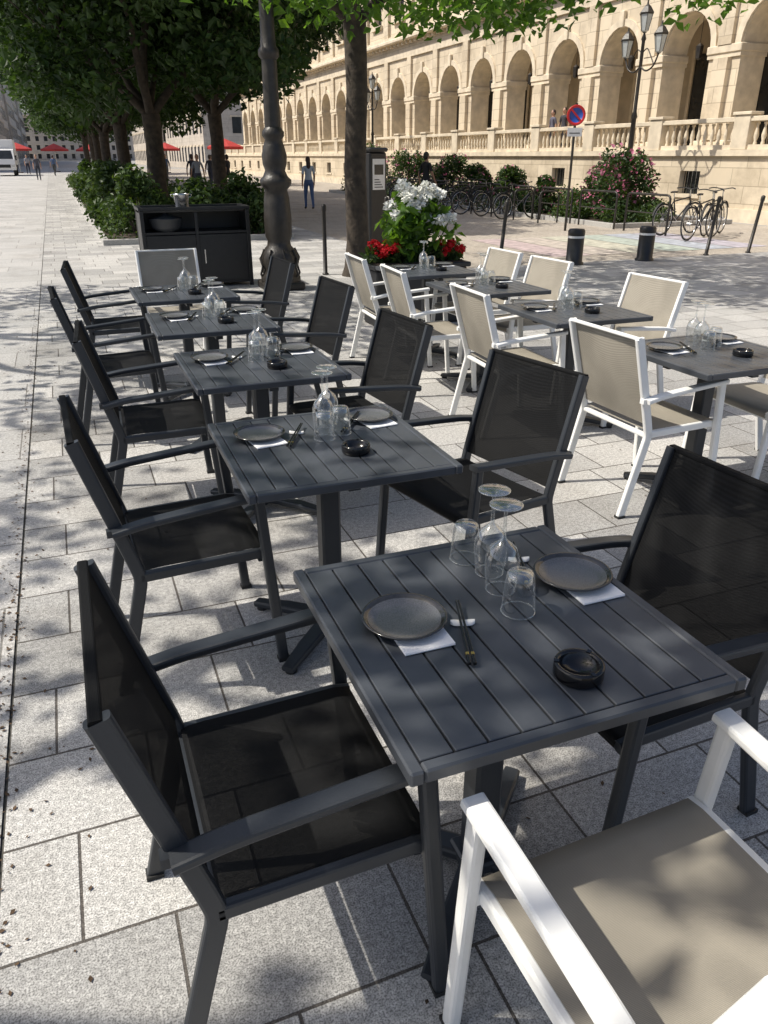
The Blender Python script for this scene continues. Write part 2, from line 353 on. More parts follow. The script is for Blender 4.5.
for y,dx,r in [(1.235,0.015,0),(2.53,0,.03),(3.9,.07,-.04),(5.17,-.04,.03),(6.5,.05,-.05)]:
    place(CB,'black_armchair',(.235+dx,y,0),r)
for x,y,r in [(1.22,1.33,.06),(1.38,2.53,.22),(1.25,3.63,.1),(1.31,4.93,.08),(1.28,6.2,.05)]:
    place(CB,'black_armchair',(x,y,0),math.pi+r)
place(CW,'beige_armchair',(.785,.625,0),math.pi/2+.03)
for x,y,r in [(2.66,3.06,.03),(2.6,4.33,-.05),(2.52,5.38,-.08),(2.52,6.2,-.06)]: place(CW,'beige_armchair',(x,y,0),r)
for x,y,r in [(3.5,3.05,-.05),(3.40,4.30,.08),(3.3,5.45,.07),(3.27,6.15,.03)]: place(CW,'beige_armchair',(x,y,0),math.pi+r)
place(CW,'beige_armchair',(.82,6.98,0),-math.pi/2)

# ---------------------------------------------------------------- table
def table_mesh(name):
    m=MB(); a,c=.35,.36
    fw=.026
    m.box(-a,-a+fw,-c,c,.720,.750,'table',bev=.004); m.box(a-fw,a,-c,c,.720,.750,'table',bev=.004)
    m.box(-a+fw+.0005,a-fw-.0005,-c,-c+fw,.7205,.7495,'table',bev=.004); m.box(-a+fw+.0005,a-fw-.0005,c-fw,c,.7205,.7495,'table',bev=.004)
    n=10; W=2*(a-fw); sp=W/n
    for i in range(n):
        x0=-a+fw+i*sp+.0024; m.box(x0,x0+sp-.0048,-c+fw+.001,c-fw-.001,.728,.7485,'table',bev=.0015)
    m.box(-a+fw,a-fw,-c+fw,c-fw,.721,.7235,'black')
    m.box(-.16,.16,-.16,.16,.708,.7205,'frame')
    for k in range(2): m.box(-.02+0,.02,-.30,.30,.690,.708,'frame') if k==0 else m.box(-.28,.28,-.021,.021,.689,.7075,'frame')
    m.box(-.036,.036,-.036,.036,.045,.69,'frame',bev=.008)
    for k in range(4):
        M=Matrix.Rotation(math.pi/4+k*math.pi/2,4,'Z')
        p=[M@Vector((.02,0,.045)),M@Vector((.2,0,.036)),M@Vector((.34,0,.022))]
        sd=M@Vector((0,1,0)); m.sweep(p,.06,.030,'frame',side=sd,scales=[1.1,1,.75])
        q=M@Vector((.315,0,0)); m.lathe([(.0,.0),(.022,.0),(.022,.012),(.0,.012)],'rubber',c=q,n=12)
    m.box(-.055,.055,-.055,.055,.03,.066,'frame',bev=.006)
    return m.mesh(name)
TM=table_mesh('slatted_table')
blk=[(.735,1.21),(.735,2.40),(.775,3.60),(.75,4.76),(.75,5.90)]
wht=[(2.97,2.98),(2.98,4.22),(2.95,5.32),(2.92,6.35)]
for x,y in blk+wht: place(TM,'slatted_table',(x,y,0),jit(.012))

# ---------------------------------------------------------------- tableware
def plate_mesh():
    m=MB(); m.lathe([(0,.004),(.055,.004),(.068,.006),(.078,.011)],'plate',n=48); m.lathe([(.078,.011),(.086,.0165),(.090,.017),(.091,.015),(.088,.012),(.06,.002),(.045,0),(0,0)],'platerim',n=48)
    return m.mesh('plate')
def wine_mesh():
    m=MB(); prof=[(.033,0),(.036,.03),(.039,.06),(.038,.085),(.03,.108),(.014,.122),(.005,.13),(.0038,.16),(.0038,.19),(.006,.203),(.02,.209),(.036,.211),(.0365,.2125),(.034,.2135),(.0,.2135)]
    m.lathe(prof,'glass',n=32)
    m.lathe([(.0315,0),(.0338,-.0),(.0338,.002),(.0315,.002)],'glass',n=32)
    m.lathe([(.0345,.2115),(.0372,.2118),(.0372,.2135),(.0345,.2138)],'glass',n=32)
    return m.mesh('wine_glass')
def tumbler_mesh():
    m=MB(); m.lathe([(.037,0),(.035,.03),(.032,.07),(.029,.092),(.025,.097),(0,.098)],'glass',n=32); m.lathe([(.028,.082),(.026,.088),(0,.089)],'glass',n=32); m.lathe([(.0355,0),(.038,0),(.038,.002),(.0355,.002)],'glass',n=32)
    return m.mesh('water_tumbler')
def ash_mesh():
    m=MB(); m.lathe([(0,0),(.045,0),(.048,.004),(.048,.026),(.046,.029),(.040,.029),(.037,.025),(.036,.010),(0,.009)],'blackgloss',n=40)
    for k in range(3):
        a=k*2.1; M=Matrix.Translation((.043*math.cos(a),.043*math.sin(a),.029))@Matrix.Rotation(a,4,'Z'); m.box(-.005,.005,-.004,.004,-.001,.0015,'blackgloss',M=M)
    return m.mesh('ashtray')
def stick_mesh():
    m=MB()
    for d in(-.0055,.0055):
        m.sweep([(-.12,d*.5,.012),(.10,d,.004)],.007,.007,'lacquer',side=(0,1,0),scales=[.55,1]); 
        m.sweep([(.066,d*.97,.0052),(.074,d*.97,.005)],.0074,.0074,'gold',side=(0,1,0))
    return m.mesh('chopsticks')
def rest_mesh():
    m=MB(); rows=[]
    for i in range(9):
        u=i/8*2-1; w=.010*(1-u**6*.7)+.001; z=.006+.004*u*u
        rows.append([(u*.026,w*math.cos(t),z*(.1+.9*max(0,math.sin(t)))) for t in np.linspace(0,math.pi,9)])
    m.grid(rows,'porcelain'); return m.mesh('chopstick_rest')
def napkin_mesh():
    m=MB(); m.box(-.055,.055,-.065,.065,0,.0025,'napkin'); m.box(-.053,.056,-.063,.064,.0026,.004,'napkin'); return m.mesh('paper_napkin')
PM,WG,TU,AS,ST,RE,NA=plate_mesh(),wine_mesh(),tumbler_mesh(),ash_mesh(),stick_mesh(),rest_mesh(),napkin_mesh()
Z=.7505
def setting(cx,cy,k):
    j=lambda:jit(.012)
    for (px,py,rr) in [(-.19,.05,.0),(.25,.08,.1)] if k==0 else [(-.2+j(),.13+j(),.1),(.24+j(),.2+j(),.0)]:
        place(NA,'paper_napkin',(cx+px+.012,cy+py-.045,Z),rr+jit(.12)); place(PM,'plate',(cx+px,cy+py,Z+.005))
    if k==0: gl=[(.085,.18),(.07,.10)]; tu=[(.06,.005),(.125,.045)]
    else: gl=[(.03+j(),.13+j()),(.06+j(),.21+j())]; tu=[(.0+j(),.05+j()),(.09+j(),.09+j())]
    for x,y in gl: place(WG,'wine_glass',(cx+x,cy+y,Z),0)
    for x,y in (tu[:1] if k==0 else tu): place(TU,'water_tumbler',(cx+x,cy+y,Z),0)
    if k==0: place(TU,'water_tumbler',(cx+.062,cy+.262,Z),0)
    a=(.05,-.235) if k==0 else (.07+j(),-.13+j()); place(AS,'ashtray',(cx+a[0],cy+a[1],Z),random.random()*6)
    s=[((-.095,-.045),-1.9),((.160,.155),-1.9)] if k==0 else [((-.09+j(),.08+j()),-2.0+jit(.2)),((.14+j(),.16+j()),-2.0+jit(.2))]
    for (x,y),r in s:
        place(ST,'chopsticks',(cx+x,cy+y,Z+.004),r); place(RE,'chopstick_rest',(cx+x+.02,cy+y+.05,Z),r+math.pi/2)
for k,(x,y) in enumerate(blk): setting(x,y,k)
for k,(x,y) in enumerate(wht): setting(x,y,k+5)

# ---------------------------------------------------------------- trees
def crown(m,c,rad,hh,ncl,nleaf,size,mat,clr=(.7,1.2),bottom=-.75,shell=.55,extra=()):
    c=np.array(c); cl=[]
    while len(cl)<ncl:
        p=rng.normal(size=3); p/=np.linalg.norm(p); r=(shell+(1-shell)*rng.random())
        if rng.random()<.3: r*=.6
        q=p*r*np.array([rad,rad,hh])
        if p[2]<bottom: continue
        cl.append((q,rng.uniform(*clr)))
    for x in extra: cl.append((np.array(x)-c,.62))
    for q,r in cl:
        n=int(nleaf*(r**2)*rng.uniform(.7,1.3))
        d=rng.normal(size=(n,3)); d/=np.linalg.norm(d,axis=1)[:,None]; d*=(r*rng.random(n)**.45)[:,None]; d[:,2]*=.7
        m.leaves(c+q+d,size,mat)
    return [q+c for q,r in cl]
def limb(m,a,b,r0,r1,n=9,seg=6,wob=.12):
    a=Vector(a);b=Vector(b); L=(b-a).length; pts=[];sc=[]
    for i in range(seg+1):
        t=i/seg; w=Vector((jit(wob),jit(wob),jit(wob*.3)))*L*.25*(0 if i in(0,seg) else 1)
        pts.append(a.lerp(b,t)+w); sc.append((r0*(1-t)+r1*t)/r0)
    m.sweep(pts,2*r0,2*r0,'bark',n=n,scales=sc)
    return pts
def tree_mesh(name,h0,rad,hh,trunk_r,ncl,nleaf,size,mat,clr=(.7,1.2),bottom=-.75,shell=.55,czoff=0,extra=()):
    m=MB(); cz=h0+hh*.9+czoff
    pts=[(0,0,-.05),(0.01,0,.12),(.02,-.01,.5),(.0,.02,h0*.45),(.04,0,h0*.75),(.03,.03,h0)]
    m.sweep(pts,2*trunk_r,2*trunk_r,'bark',n=14,scales=[1.5,1.2,1.02,.95,.9,.95])
    tips=crown(m,(0,0,cz),rad,hh,ncl,nleaf,size,mat,clr,bottom,shell,extra)
    top=Vector((.03,.03,h0-.05)); mains=[]
    for k in range(6):
        a=k*math.pi/3+jit(.3); e=Vector((math.cos(a)*rad*.45,math.sin(a)*rad*.45,h0+hh*random.uniform(.35,.8)))
        if k==5: e=Vector((.2,.1,cz+hh*.3))
        mains.append(limb(m,top,e,trunk_r*.5,trunk_r*.2,seg=6))
    ne=len(extra)
    for t in (tips[:len(tips)-ne][::2]+(tips[-ne:] if ne else [])):
        t=Vector(t); best=min((p for mp in mains for p in mp[2:]),key=lambda p:(p-t).length)
        limb(m,best,t,trunk_r*.12,trunk_r*.03,n=5,seg=4)
    return m.mesh(name)
ex=[]
for Xc,Yc,z in [(-1.4,10.8,3.55),(-1.0,11.2,3.5),(-.4,11,3.4),(.3,11.2,3.35),(.8,10.7,3.3),(1.3,11,3.3),(1.8,10.8,3.35),(2.2,10.9,3.45),(2.6,10.4,3.55),(3.6,10.6,3.45),(4.0,10.8,3.5),(.6,9.8,3.5),(1.5,9.7,3.55),(2.9,11.3,3.9),(0,12,3.8),(1,12,3.65),(2,12,3.8),(-2.0,11.2,3.65),(1.2,11.6,3.4),(.5,11.8,3.45),(-.6,11.9,3.6),(1.7,11.4,3.4)]:
    X=Xc*.93+Yc*.368-4.07; Y=-Xc*.368+Yc*.93-11.4; ex.append((X,Y,z))
T0=tree_mesh('street_tree',3.3,4.2,2.6,.165,55,250,.14,'leafL',(.6,1.05),-.6,.45,.35,extra=ex)
T2=tree_mesh('street_tree_b',3.0,4.1,2.6,.2,34,190,.15,'leafL',(.55,1.0),-.8,.45,.1)
D1=tree_mesh('dense_tree',2.6,4.2,3.4,.24,120,310,.21,'leafD',(.8,1.35),-.85,.65)
D2=tree_mesh('dense_tree_b',2.7,4.3,3.7,.22,120,310,.21,'leafD',(.8,1.35),-.85,.65)
place(T0,'street_tree',(4.07,11.4,0),0)
place(T2,'street_tree',(-3.7,2.2,0),.8); place(T2,'street_tree',(-3.9,9.6,0),2.2)  # unseen trees, placed so their crowns dapple the near tables
for i,(x,y,s) in enumerate([(2.5,22.4,1.0),(5.1,27.5,1.06),(2.6,33,1.04),(4.6,39,1.05),(2.7,46,1.05),(4.3,54,1.1),(3.2,63,1.1),(3.4,74,1.15),(3.4,88,1.2)]):
    place(D1 if i%2==0 else D2,'plane_tree',(x,y,0),i*1.3,scale=s)

# ---------------------------------------------------------------- hedge beds
def bed(name,x0,x1,y0,y1,h,n,size,mat,flowers=None,nf=0,kerb=True):
    e=empty(name)
    k=MB(); t=.12
    if kerb:
        k.box(x0-t,x1+t,y0-t,y0,-.02,.11,'kerb',bev=.01); k.box(x0-t,x1+t,y1,y1+t,-.02,.11,'kerb',bev=.01)
        k.box(x0-t,x0,y0+.001,y1-.001,-.02,.11,'kerb',bev=.01); k.box(x1,x1+t,y0+.001,y1-.001,-.02,.11,'kerb',bev=.01)
    k.add([(x0,y0,.07),(x1,y0,.07),(x1,y1,.07),(x0,y1,.07)],[[0,1,2,3]],'soil')
    k.obj('planting_bed',parent=e)
    m=MB(); A=(x1-x0)*(y1-y0)
    nb=int(A*1.6); bx=rng.uniform(x0+.2,x1-.2,nb); u=rng.random(nb); by=y0+.2+(y1-y0-.4)*u
    bh=h*rng.uniform(.5,1.15,nb); br=rng.uniform(.28,.6,nb)
    per=max(8,int(n/nb))
    for i in range(nb):
        near=1.6 if (by[i]<y0+8) else .8
        k2=int(per*near); d=rng.normal(size=(k2,3)); d/=np.linalg.norm(d,axis=1)[:,None]; d*=(rng.random(k2)**.35)[:,None]
        d[:,2]=np.abs(d[:,2]); p=np.array([bx[i],by[i],.08])+d*np.array([br[i],br[i],bh[i]]); m.leaves(p,size*rng.uniform(.7,1.3),mat)
        if flowers and rng.random()<.3:
            d=rng.normal(size=(nf,3)); d/=np.linalg.norm(d,axis=1)[:,None]; d[:,2]=np.abs(d[:,2])
            m.leaves(np.array([bx[i],by[i],.1])+d*np.array([br[i],br[i],bh[i]]),size*.6,flowers)
    m.obj('hedge_foliage',parent=e)
    return e
bed('hedge_bed',.85,4.6,17.4,62,.75,46000,.12,'leafH')
bed('flower_bed',13.0,16.6,17.0,40,.7,26000,.10,'leafH','pink',12)
def shrub(name,loc,r,h,n,size,mat,fl=None,nf=0):
    m=MB(); 
    for k in range(7):
        a=random.random()*6.28; limb(m,(0,0,0),(math.cos(a)*r*.6,math.sin(a)*r*.6,h*random.uniform(.6,.9)),.02,.006,n=5,seg=4)
    for k in range(14):
        d=rng.normal(size=3); d/=np.linalg.norm(d); d[2]=abs(d[2]); cc=d*np.array([r*.7,r*.7,h*.7])+np.array([0,0,h*.25]); k2=n//14
        e=rng.normal(size=(k2,3)); e/=np.linalg.norm(e,axis=1)[:,None]; e*=(r*.42*rng.random(k2)**.4)[:,None]; m.leaves(cc+e,size,mat)
        if fl:
            e=rng.normal(size=(nf//14,3)); e/=np.linalg.norm(e,axis=1)[:,None]; e*=r*.45; m.leaves(cc+e,size*.7,fl,aspect=.9)
    return m.obj(name,loc)
for i,(x,y,r,h) in enumerate([(14.2,18.6,1.0,1.6),(14.9,19.9,.8,1.3),(14.3,24.5,.7,1.1),(14.0,28.5,.9,1.5),(14.2,33,1.1,1.7),(13.9,21.8,.5,.9),(14.2,38,1.2,1.9),(13.9,26.3,.6,1.2)]):
    shrub('oleander_shrub',(x,y,.08),r,h,2400,.12,'leafH','pink',[420,350,120,220,220,90,150,120][i])
for (x,y,h) in [(1.5,18.2,1.2),(2.8,18.0,1.0),(3.9,18.3,1.1),(1.3,21,1.3),(1.4,25,1.3),(1.3,30,1.4)]:
    shrub('bushy_shrub',(x,y,.08),.7,h,1500,.14,'leafH')

# ---------------------------------------------------------------- arcade building
W0=17.5; WA=19.7; TZ=1.75; BAY=3.47; Y0=19.65-BAY*.5-BAY*5; NB=26; YE=Y0+BAY*NB
HW=1.08; SPR=4.72; TOPA=SPR+HW; WT=.95; ENT=7.0
def building():
    e=empty('arcaded_stone_building')
    m=MB()
    for i in range(NB):
        y0=Y0+i*BAY; y1=y0+BAY; yc=(y0+y1)/2; a,c=yc-.42,yc+.42; z0,z1=.62,1.25
        X=W0
        def q(ya,yb,za,zb): m.add([(X,ya,za),(X,yb,za),(X,yb,zb),(X,ya,zb)],[[0,3,2,1]],'stone')
        q(y0,a,-.02,TZ-.1); q(c,y1,-.02,TZ-.1); q(a,c,-.02,z0); q(a,c,z1,TZ-.1)
        D=X+.25
        m.add([(X,a,z0),(X,c,z0),(D,c,z0),(D,a,z0)],[[0,1,2,3]],'stonetrim'); m.add([(X,a,z1),(X,c,z1),(D,c,z1),(D,a,z1)],[[0,3,2,1]],'stonetrim')
        m.add([(X,a,z0),(D,a,z0),(D,a,z1),(X,a,z1)],[[0,1,2,3]],'stonetrim'); m.add([(X,c,z0),(D,c,z0),(D,c,z1),(X,c,z1)],[[0,3,2,1]],'stonetrim')
        m.add([(D,a,z0),(D,c,z0),(D,c,z1),(D,a,z1)],[[0,3,2,1]],'darkwin')
        for k in range(5): yy=a+(c-a)*(k+.5)/5; m.box(X+.1,X+.125,yy-.012,yy+.012,z0,z1,'steel')
        m.box(X-.04,X+.02,a-.1,c+.1,z0-.1,z0-.002,'stonetrim')
    m.box(W0-.09,W0-.002,Y0,YE,-.02,.32,'stonetrim'); m.box(W0-.10,W0+.5,Y0-.1,YE,TZ-.1,TZ+.06,'stonetrim')
    m.add([(W0+.5,Y0,TZ),(WA+5,Y0,TZ),(WA+5,YE,TZ),(W0+.5,YE,TZ)],[[0,1,2,3]],'stonetrim')
    m.add([(W0,Y0,-.02),(WA+5,Y0,-.02),(WA+5,Y0,TZ-.1),(W0,Y0,TZ-.1)],[[0,1,2,3]],'stone')
    m.obj('base_wall',parent=e)
    m=MB(); NA_=14
    for i in range(NB):
        y0=Y0+i*BAY; y1=y0+BAY; yc=(y0+y1)/2
        for X,s in((WA,1),(WA+WT,-1)):
            def f(vs): m.add([(X,a,z) for a,z in vs],[list(range(len(vs)))[::-1] if s==1 else list(range(len(vs)))],'stone')
            f([(y0,TZ),(yc-HW,TZ),(yc-HW,SPR),(y0,SPR)]); f([(yc+HW,TZ),(y1,TZ),(y1,SPR),(yc+HW,SPR)])
            arc=[(yc-HW*math.cos(math.pi*k/NA_),SPR+HW*math.sin(math.pi*k/NA_)) for k in range(NA_+1)]
            f([(y0,SPR),(yc-HW,SPR),(yc-HW,ENT),(y0,ENT)]); f([(yc+HW,SPR),(y1,SPR),(y1,ENT),(yc+HW,ENT)])
            for k in range(NA_): a,b_=arc[k],arc[k+1]; f([a,b_,(b_[0],ENT),(a[0],ENT)])
        for yy,fl in((yc-HW,1),(yc+HW,0)):
            v=[(WA,yy,TZ),(WA+WT,yy,TZ),(WA+WT,yy,SPR),(WA,yy,SPR)]; m.add(v,[[0,3,2,1] if fl==0 else [0,1,2,3]],'stonetrim')
        for k in range(NA_):
            a,b_=arc[k],arc[k+1]; m.add([(WA,a[0],a[1]),(WA,b_[0],b_[1]),(WA+WT,b_[0],b_[1]),(WA+WT,a[0],a[1])],[[0,1,2,3]],'stonetrim',True)
        vs=[]
        for k in range(NA_+1):
            t=math.pi*k/NA_
            for r,xo in((HW+.03,0),(HW+.03,-.07),(HW+.26,-.07),(HW+.26,0)): vs.append((WA+xo,yc-r*math.cos(t),SPR+r*math.sin(t)))
        m.add(vs,[[4*k+j,4*k+j+1,4*k+j+5,4*k+j+4] for k in range(NA_) for j in range(3)],'stonetrim')
        m.box(WA-.14,WA-.003,yc-.13,yc+.13,TOPA-.02,TOPA+.5,'stonetrim',bev=.02)
        for yy in(y0,):
            hwp=BAY/2-HW
            m.box(WA-.1,WA+WT+.05,yy-hwp-.06,yy+hwp+.06,SPR-.22,SPR-.001,'stonetrim',bev=.02)
            m.box(WA-.06,WA+WT+.03,yy-hwp-.035,yy+hwp+.035,SPR-.34,SPR-.222,'stonetrim')
            m.box(WA-.12,WA+WT+.05,yy-hwp-.06,yy+hwp+.06,TZ,TZ+.35,'stonetrim',bev=.02)
            m.box(WA-.16,WA-.002,yy-.30,yy+.30,TZ+.36,SPR-.35,'stone')
            m.box(WA-.12,WA-.002,yy-.28,yy+.28,SPR+.002,ENT-.3,'stone')
        m.sweep([(WA+.5,yc,TOPA),(WA+.5,yc,SPR+.25)],.02,.02,'iron',n=5,side=(1,0,0)); m.lathe([(.03,.35),(.13,.27),(.10,-.08),(.02,-.13)],'iron',c=(WA+.5,yc,SPR-.1),n=6,smooth=False)
    GX=WA+4.2
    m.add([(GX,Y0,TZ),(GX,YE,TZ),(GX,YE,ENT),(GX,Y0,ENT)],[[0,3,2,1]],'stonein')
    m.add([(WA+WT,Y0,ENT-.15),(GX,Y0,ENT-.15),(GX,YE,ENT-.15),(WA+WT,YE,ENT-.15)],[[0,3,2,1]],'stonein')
    for i in range(NB):
        yc=Y0+(i+.5)*BAY
        m.box(GX-.06,GX-.003,yc-.8,yc+.8,TZ+.2,5.2,'darkwin'); m.box(GX-.1,GX-.061,yc-.03,yc+.03,TZ+.2,5.2,'stonetrim')
        m.box(GX-.12,GX-.062,yc-.95,yc-.8,TZ,5.35,'stonetrim'); m.box(GX-.12,GX-.062,yc+.8,yc+.95,TZ,5.35,'stonetrim')
    m.add([(WA,Y0,TZ),(GX,Y0,TZ),(GX,Y0,ENT),(WA,Y0,ENT)],[[0,1,2,3]],'stone')
    m.obj('arcade',parent=e)
    m=MB()
    m.box(WA-.1,WA+.3,Y0-.1,YE,ENT-.3,ENT,'stonetrim'); m.box(WA-.03,WA+.3,Y0-.05,YE,ENT+.001,ENT+.5,'stone')
    m.box(WA-.5,WA+.3,Y0-.5,YE,ENT+.501,ENT+.68,'stonetrim',bev=.03); m.box(WA-.35,WA+.3,Y0-.35,YE,ENT+.681,ENT+.85,'stonetrim')
    for i in range(NB*6): yy=Y0+i*BAY/6; m.box(WA-.26,WA-.031,yy,yy+.22,ENT+.34,ENT+.5,'stonetrim')
    U0=ENT+.85; U1=13.2
    for i in range(NB):
        y0=Y0+i*BAY; y1=y0+BAY; yc=(y0+y1)/2; a,c=yc-.62,yc+.62; z0,z1=U0+.9,U0+3.6; X=WA+.05
        def q(ya,yb,za,zb): m.add([(X,ya,za),(X,yb,za),(X,yb,zb),(X,ya,zb)],[[0,3,2,1]],'stone')
        q(y0,a,U0,U1); q(c,y1,U0,U1); q(a,c,U0,z0); q(a,c,z1,U1)
        D=X+.3; m.add([(D,a,z0),(D,c,z0),(D,c,z1),(D,a,z1)],[[0,3,2,1]],'darkwin')
        m.add([(X,a,z0),(D,a,z0),(D,a,z1),(X,a,z1)],[[0,1,2,3]],'stonetrim'); m.add([(X,c,z0),(D,c,z0),(D,c,z1),(X,c,z1)],[[0,3,2,1]],'stonetrim')
        m.add([(X,a,z0),(X,c,z0),(D,c,z0),(D,a,z0)],[[0,1,2,3]],'stonetrim')
        m.box(D-.05,D-.003,yc-.04,yc+.04,z0,z1,'stonetrim'); m.box(D-.052,D-.004,a,c,z0+1.7,z0+1.78,'stonetrim')
        m.box(X-.12,X-.002,a-.2,c+.2,z1+.1,z1+.3,'stonetrim'); m.box(X-.16,X-.002,a-.2,c+.2,z0-.2,z0-.02,'stonetrim')
        m.box(X-.16,X-.002,y0-.28,y0+.28,U0,U1-.4,'stone'); m.box(X-.2,X-.002,y0-.34,y0+.34,U1-.399,U1,'stonetrim')
    m.box(WA-.4,WA+.4,Y0-.4,YE,U1+.001,U1+.5,'stonetrim'); m.box(WA-.1,WA+.3,Y0-.1,YE,U1+.501,U1+1.3,'stone')
    m.add([(WA+.3,Y0,U1+.5),(WA+14,Y0,U1+3),(WA+14,YE,U1+3),(WA+.3,YE,U1+.5)],[[0,1,2,3]],'slate')
    m.add([(WA+.1,Y0+.01,ENT),(WA+14,Y0+.01,ENT),(WA+14,Y0+.01,U1+3),(WA+.1,Y0+.01,U1)],[[0,1,2,3]],'stone')
    m.add([(GX,Y0+.01,-.02),(WA+14,Y0+.01,-.02),(WA+14,Y0+.01,ENT),(GX,Y0+.01,ENT)],[[0,1,2,3]],'stone')
    m.obj('upper_storey',parent=e)
    m=MB(); bz=TZ+.06
    bal=[(.05,0),(.05,.05),(.035,.08),(.065,.2),(.06,.27),(.03,.42),(.03,.47),(.05,.5),(.05,.54)]
    for i in range(NB):
        yy=Y0+i*BAY; yc=yy+BAY/2
        m.box(W0-.06,W0+.30,yy-.28,yy+.28,bz,bz+.84,'stonetrim',bev=.01); m.box(W0-.1,W0+.34,yy-.33,yy+.33,bz+.841,bz+.92,'stonetrim',bev=.01)
        m.box(W0,W0+.24,yy+.28,yy+BAY-.28,bz,bz+.12,'stonetrim'); m.box(W0-.03,W0+.27,yy+.28,yy+BAY-.28,bz+.68,bz+.80,'stonetrim',bev=.01)
        if i<18:
            nbal=11
            for k in range(nbal): m.lathe(bal,'stonetrim',c=(W0+.12,yy+.28+(BAY-.56)*(k+.5)/nbal,bz+.12),n=8)
        else: m.box(W0+.05,W0+.19,yy+.28,yy+BAY-.28,bz+.12,bz+.68,'stonein')
    m.obj('balustrade',parent=e)
building()

def block(name,x0,x1,y0,y1,h,face,nfl,wsp=3.0,mat='farstone'):
    e=empty(name); m=MB(); m.box(x0,x1,y0,y1,-.02,h,mat)
    m.box(x0-.4,x1+.4,y0-.4,y1+.4,h+.001,h+.5,'stonetrim'); 
    m.add([(x0,y0,h+.5),(x1,y0,h+.5),(x1,y1,h+.5),(x0,y1,h+.5),((x0+x1)/2,y0+3,h+4.5),((x0+x1)/2,y1-3,h+4.5)],[[0,1,4],[1,2,5,4],[2,3,5],[3,0,4,5]],'slate')
    m.obj('walls_and_roof',parent=e); m=MB(); fh=h/nfl
    for f in range(nfl):
        z0=f*fh+fh*.25; z1=z0+fh*.55
        if 'x' in face or 'X' in face:
            X=x1 if 'x' in face else x0; s=1 if 'x' in face else -1
            for i in range(int((y1-y0)/wsp)):
                yc=y0+(i+.5)*wsp; xa,xb=sorted((X-s*.05,X+s*.03)); m.box(xa,xb,yc-.6,yc+.6,z0,z1,'darkwin'); xa,xb=sorted((X+s*.001,X+s*.14)); m.box(xa,xb,yc-.8,yc+.8,z1+.01,z1+.2,'stonetrim')
        if 'n' in face:
            for i in range(int((x1-x0)/wsp)):
                xc=x0+(i+.5)*wsp; m.box(xc-.6,xc+.6,y0-.03,y0+.05,z0,z1,'darkwin'); m.box(xc-.8,xc+.8,y0-.14,y0-.001,z1+.01,z1+.2,'stonetrim')
    m.obj('windows',parent=e)
ys=104
for i,(h,d) in enumerate([(17,30),(19,34),(18,30),(21,40),(19,45),(22,50)]):
    block('stone_townhouse',-22,-7.2+ (i%2)*.4,ys,ys+d-.3,h,'xn',5); ys+=d
block('stone_townhouse',19,36,112,150,14,'Xn',4); block('stone_townhouse',18,36,152,200,16,'Xn',5)
block('stone_townhouse',-11,60,345,365,15,'n',5)

# ---------------------------------------------------------------- street furniture
def lamp():
    e=empty('cast_iron_lamp_post',(2.68,10.6,0)); m=MB()
    m.box(-.27,.27,-.27,.27,0,.10,'iron',bev=.02)
    P=[(.25,.10),(.25,.16),(.22,.2),(.20,.26),(.235,.34),(.24,.42),(.20,.50),(.15,.56),(.14,.62),(.165,.68),(.17,.9),(.155,1.15),(.135,1.25),(.17,1.29),(.19,1.33),(.19,1.37),(.15,1.41),(.12,1.48),(.145,1.56),(.15,1.66),(.12,1.78),(.10,1.84),(.13,1.88),(.13,1.93),(.095,1.98)]
    m.lathe([(r*1.08,z) for r,z in P],'iron',n=32,flute=.06)
    m.lathe([(.105,1.98),(.098,2.5),(.095,2.72)],'iron',n=24,flute=.12)
    m.lathe([(.095,2.72),(.13,2.76),(.13,2.82),(.1,2.86),(.09,3.0),(.085,4.0),(.06,5.2),(.09,5.25),(.09,5.32),(.04,5.4),(0,5.41)],'iron',n=24,flute=.08)
    for k in range(8):
        a=k*math.pi/4; M=Matrix.Rotation(a,4,'Z'); m.sweep([M@Vector(p) for p in [(.235,0,.12),(.27,0,.2),(.24,0,.3),(.27,0,.4),(.21,0,.52)]],.03,.03,'iron',n=6)
    m.obj('post',parent=e); m=MB(); m.lathe([(0,0),(.12,.02),(.2,.5),(.21,.52),(.08,.72),(0,.8)],'iron',c=(0,0,5.4),n=6,smooth=False); m.obj('lantern',parent=e)
lamp()
MAT['lampglass']=simple('milky_lamp_glass',(.5,.52,.5),.2,var=.1)
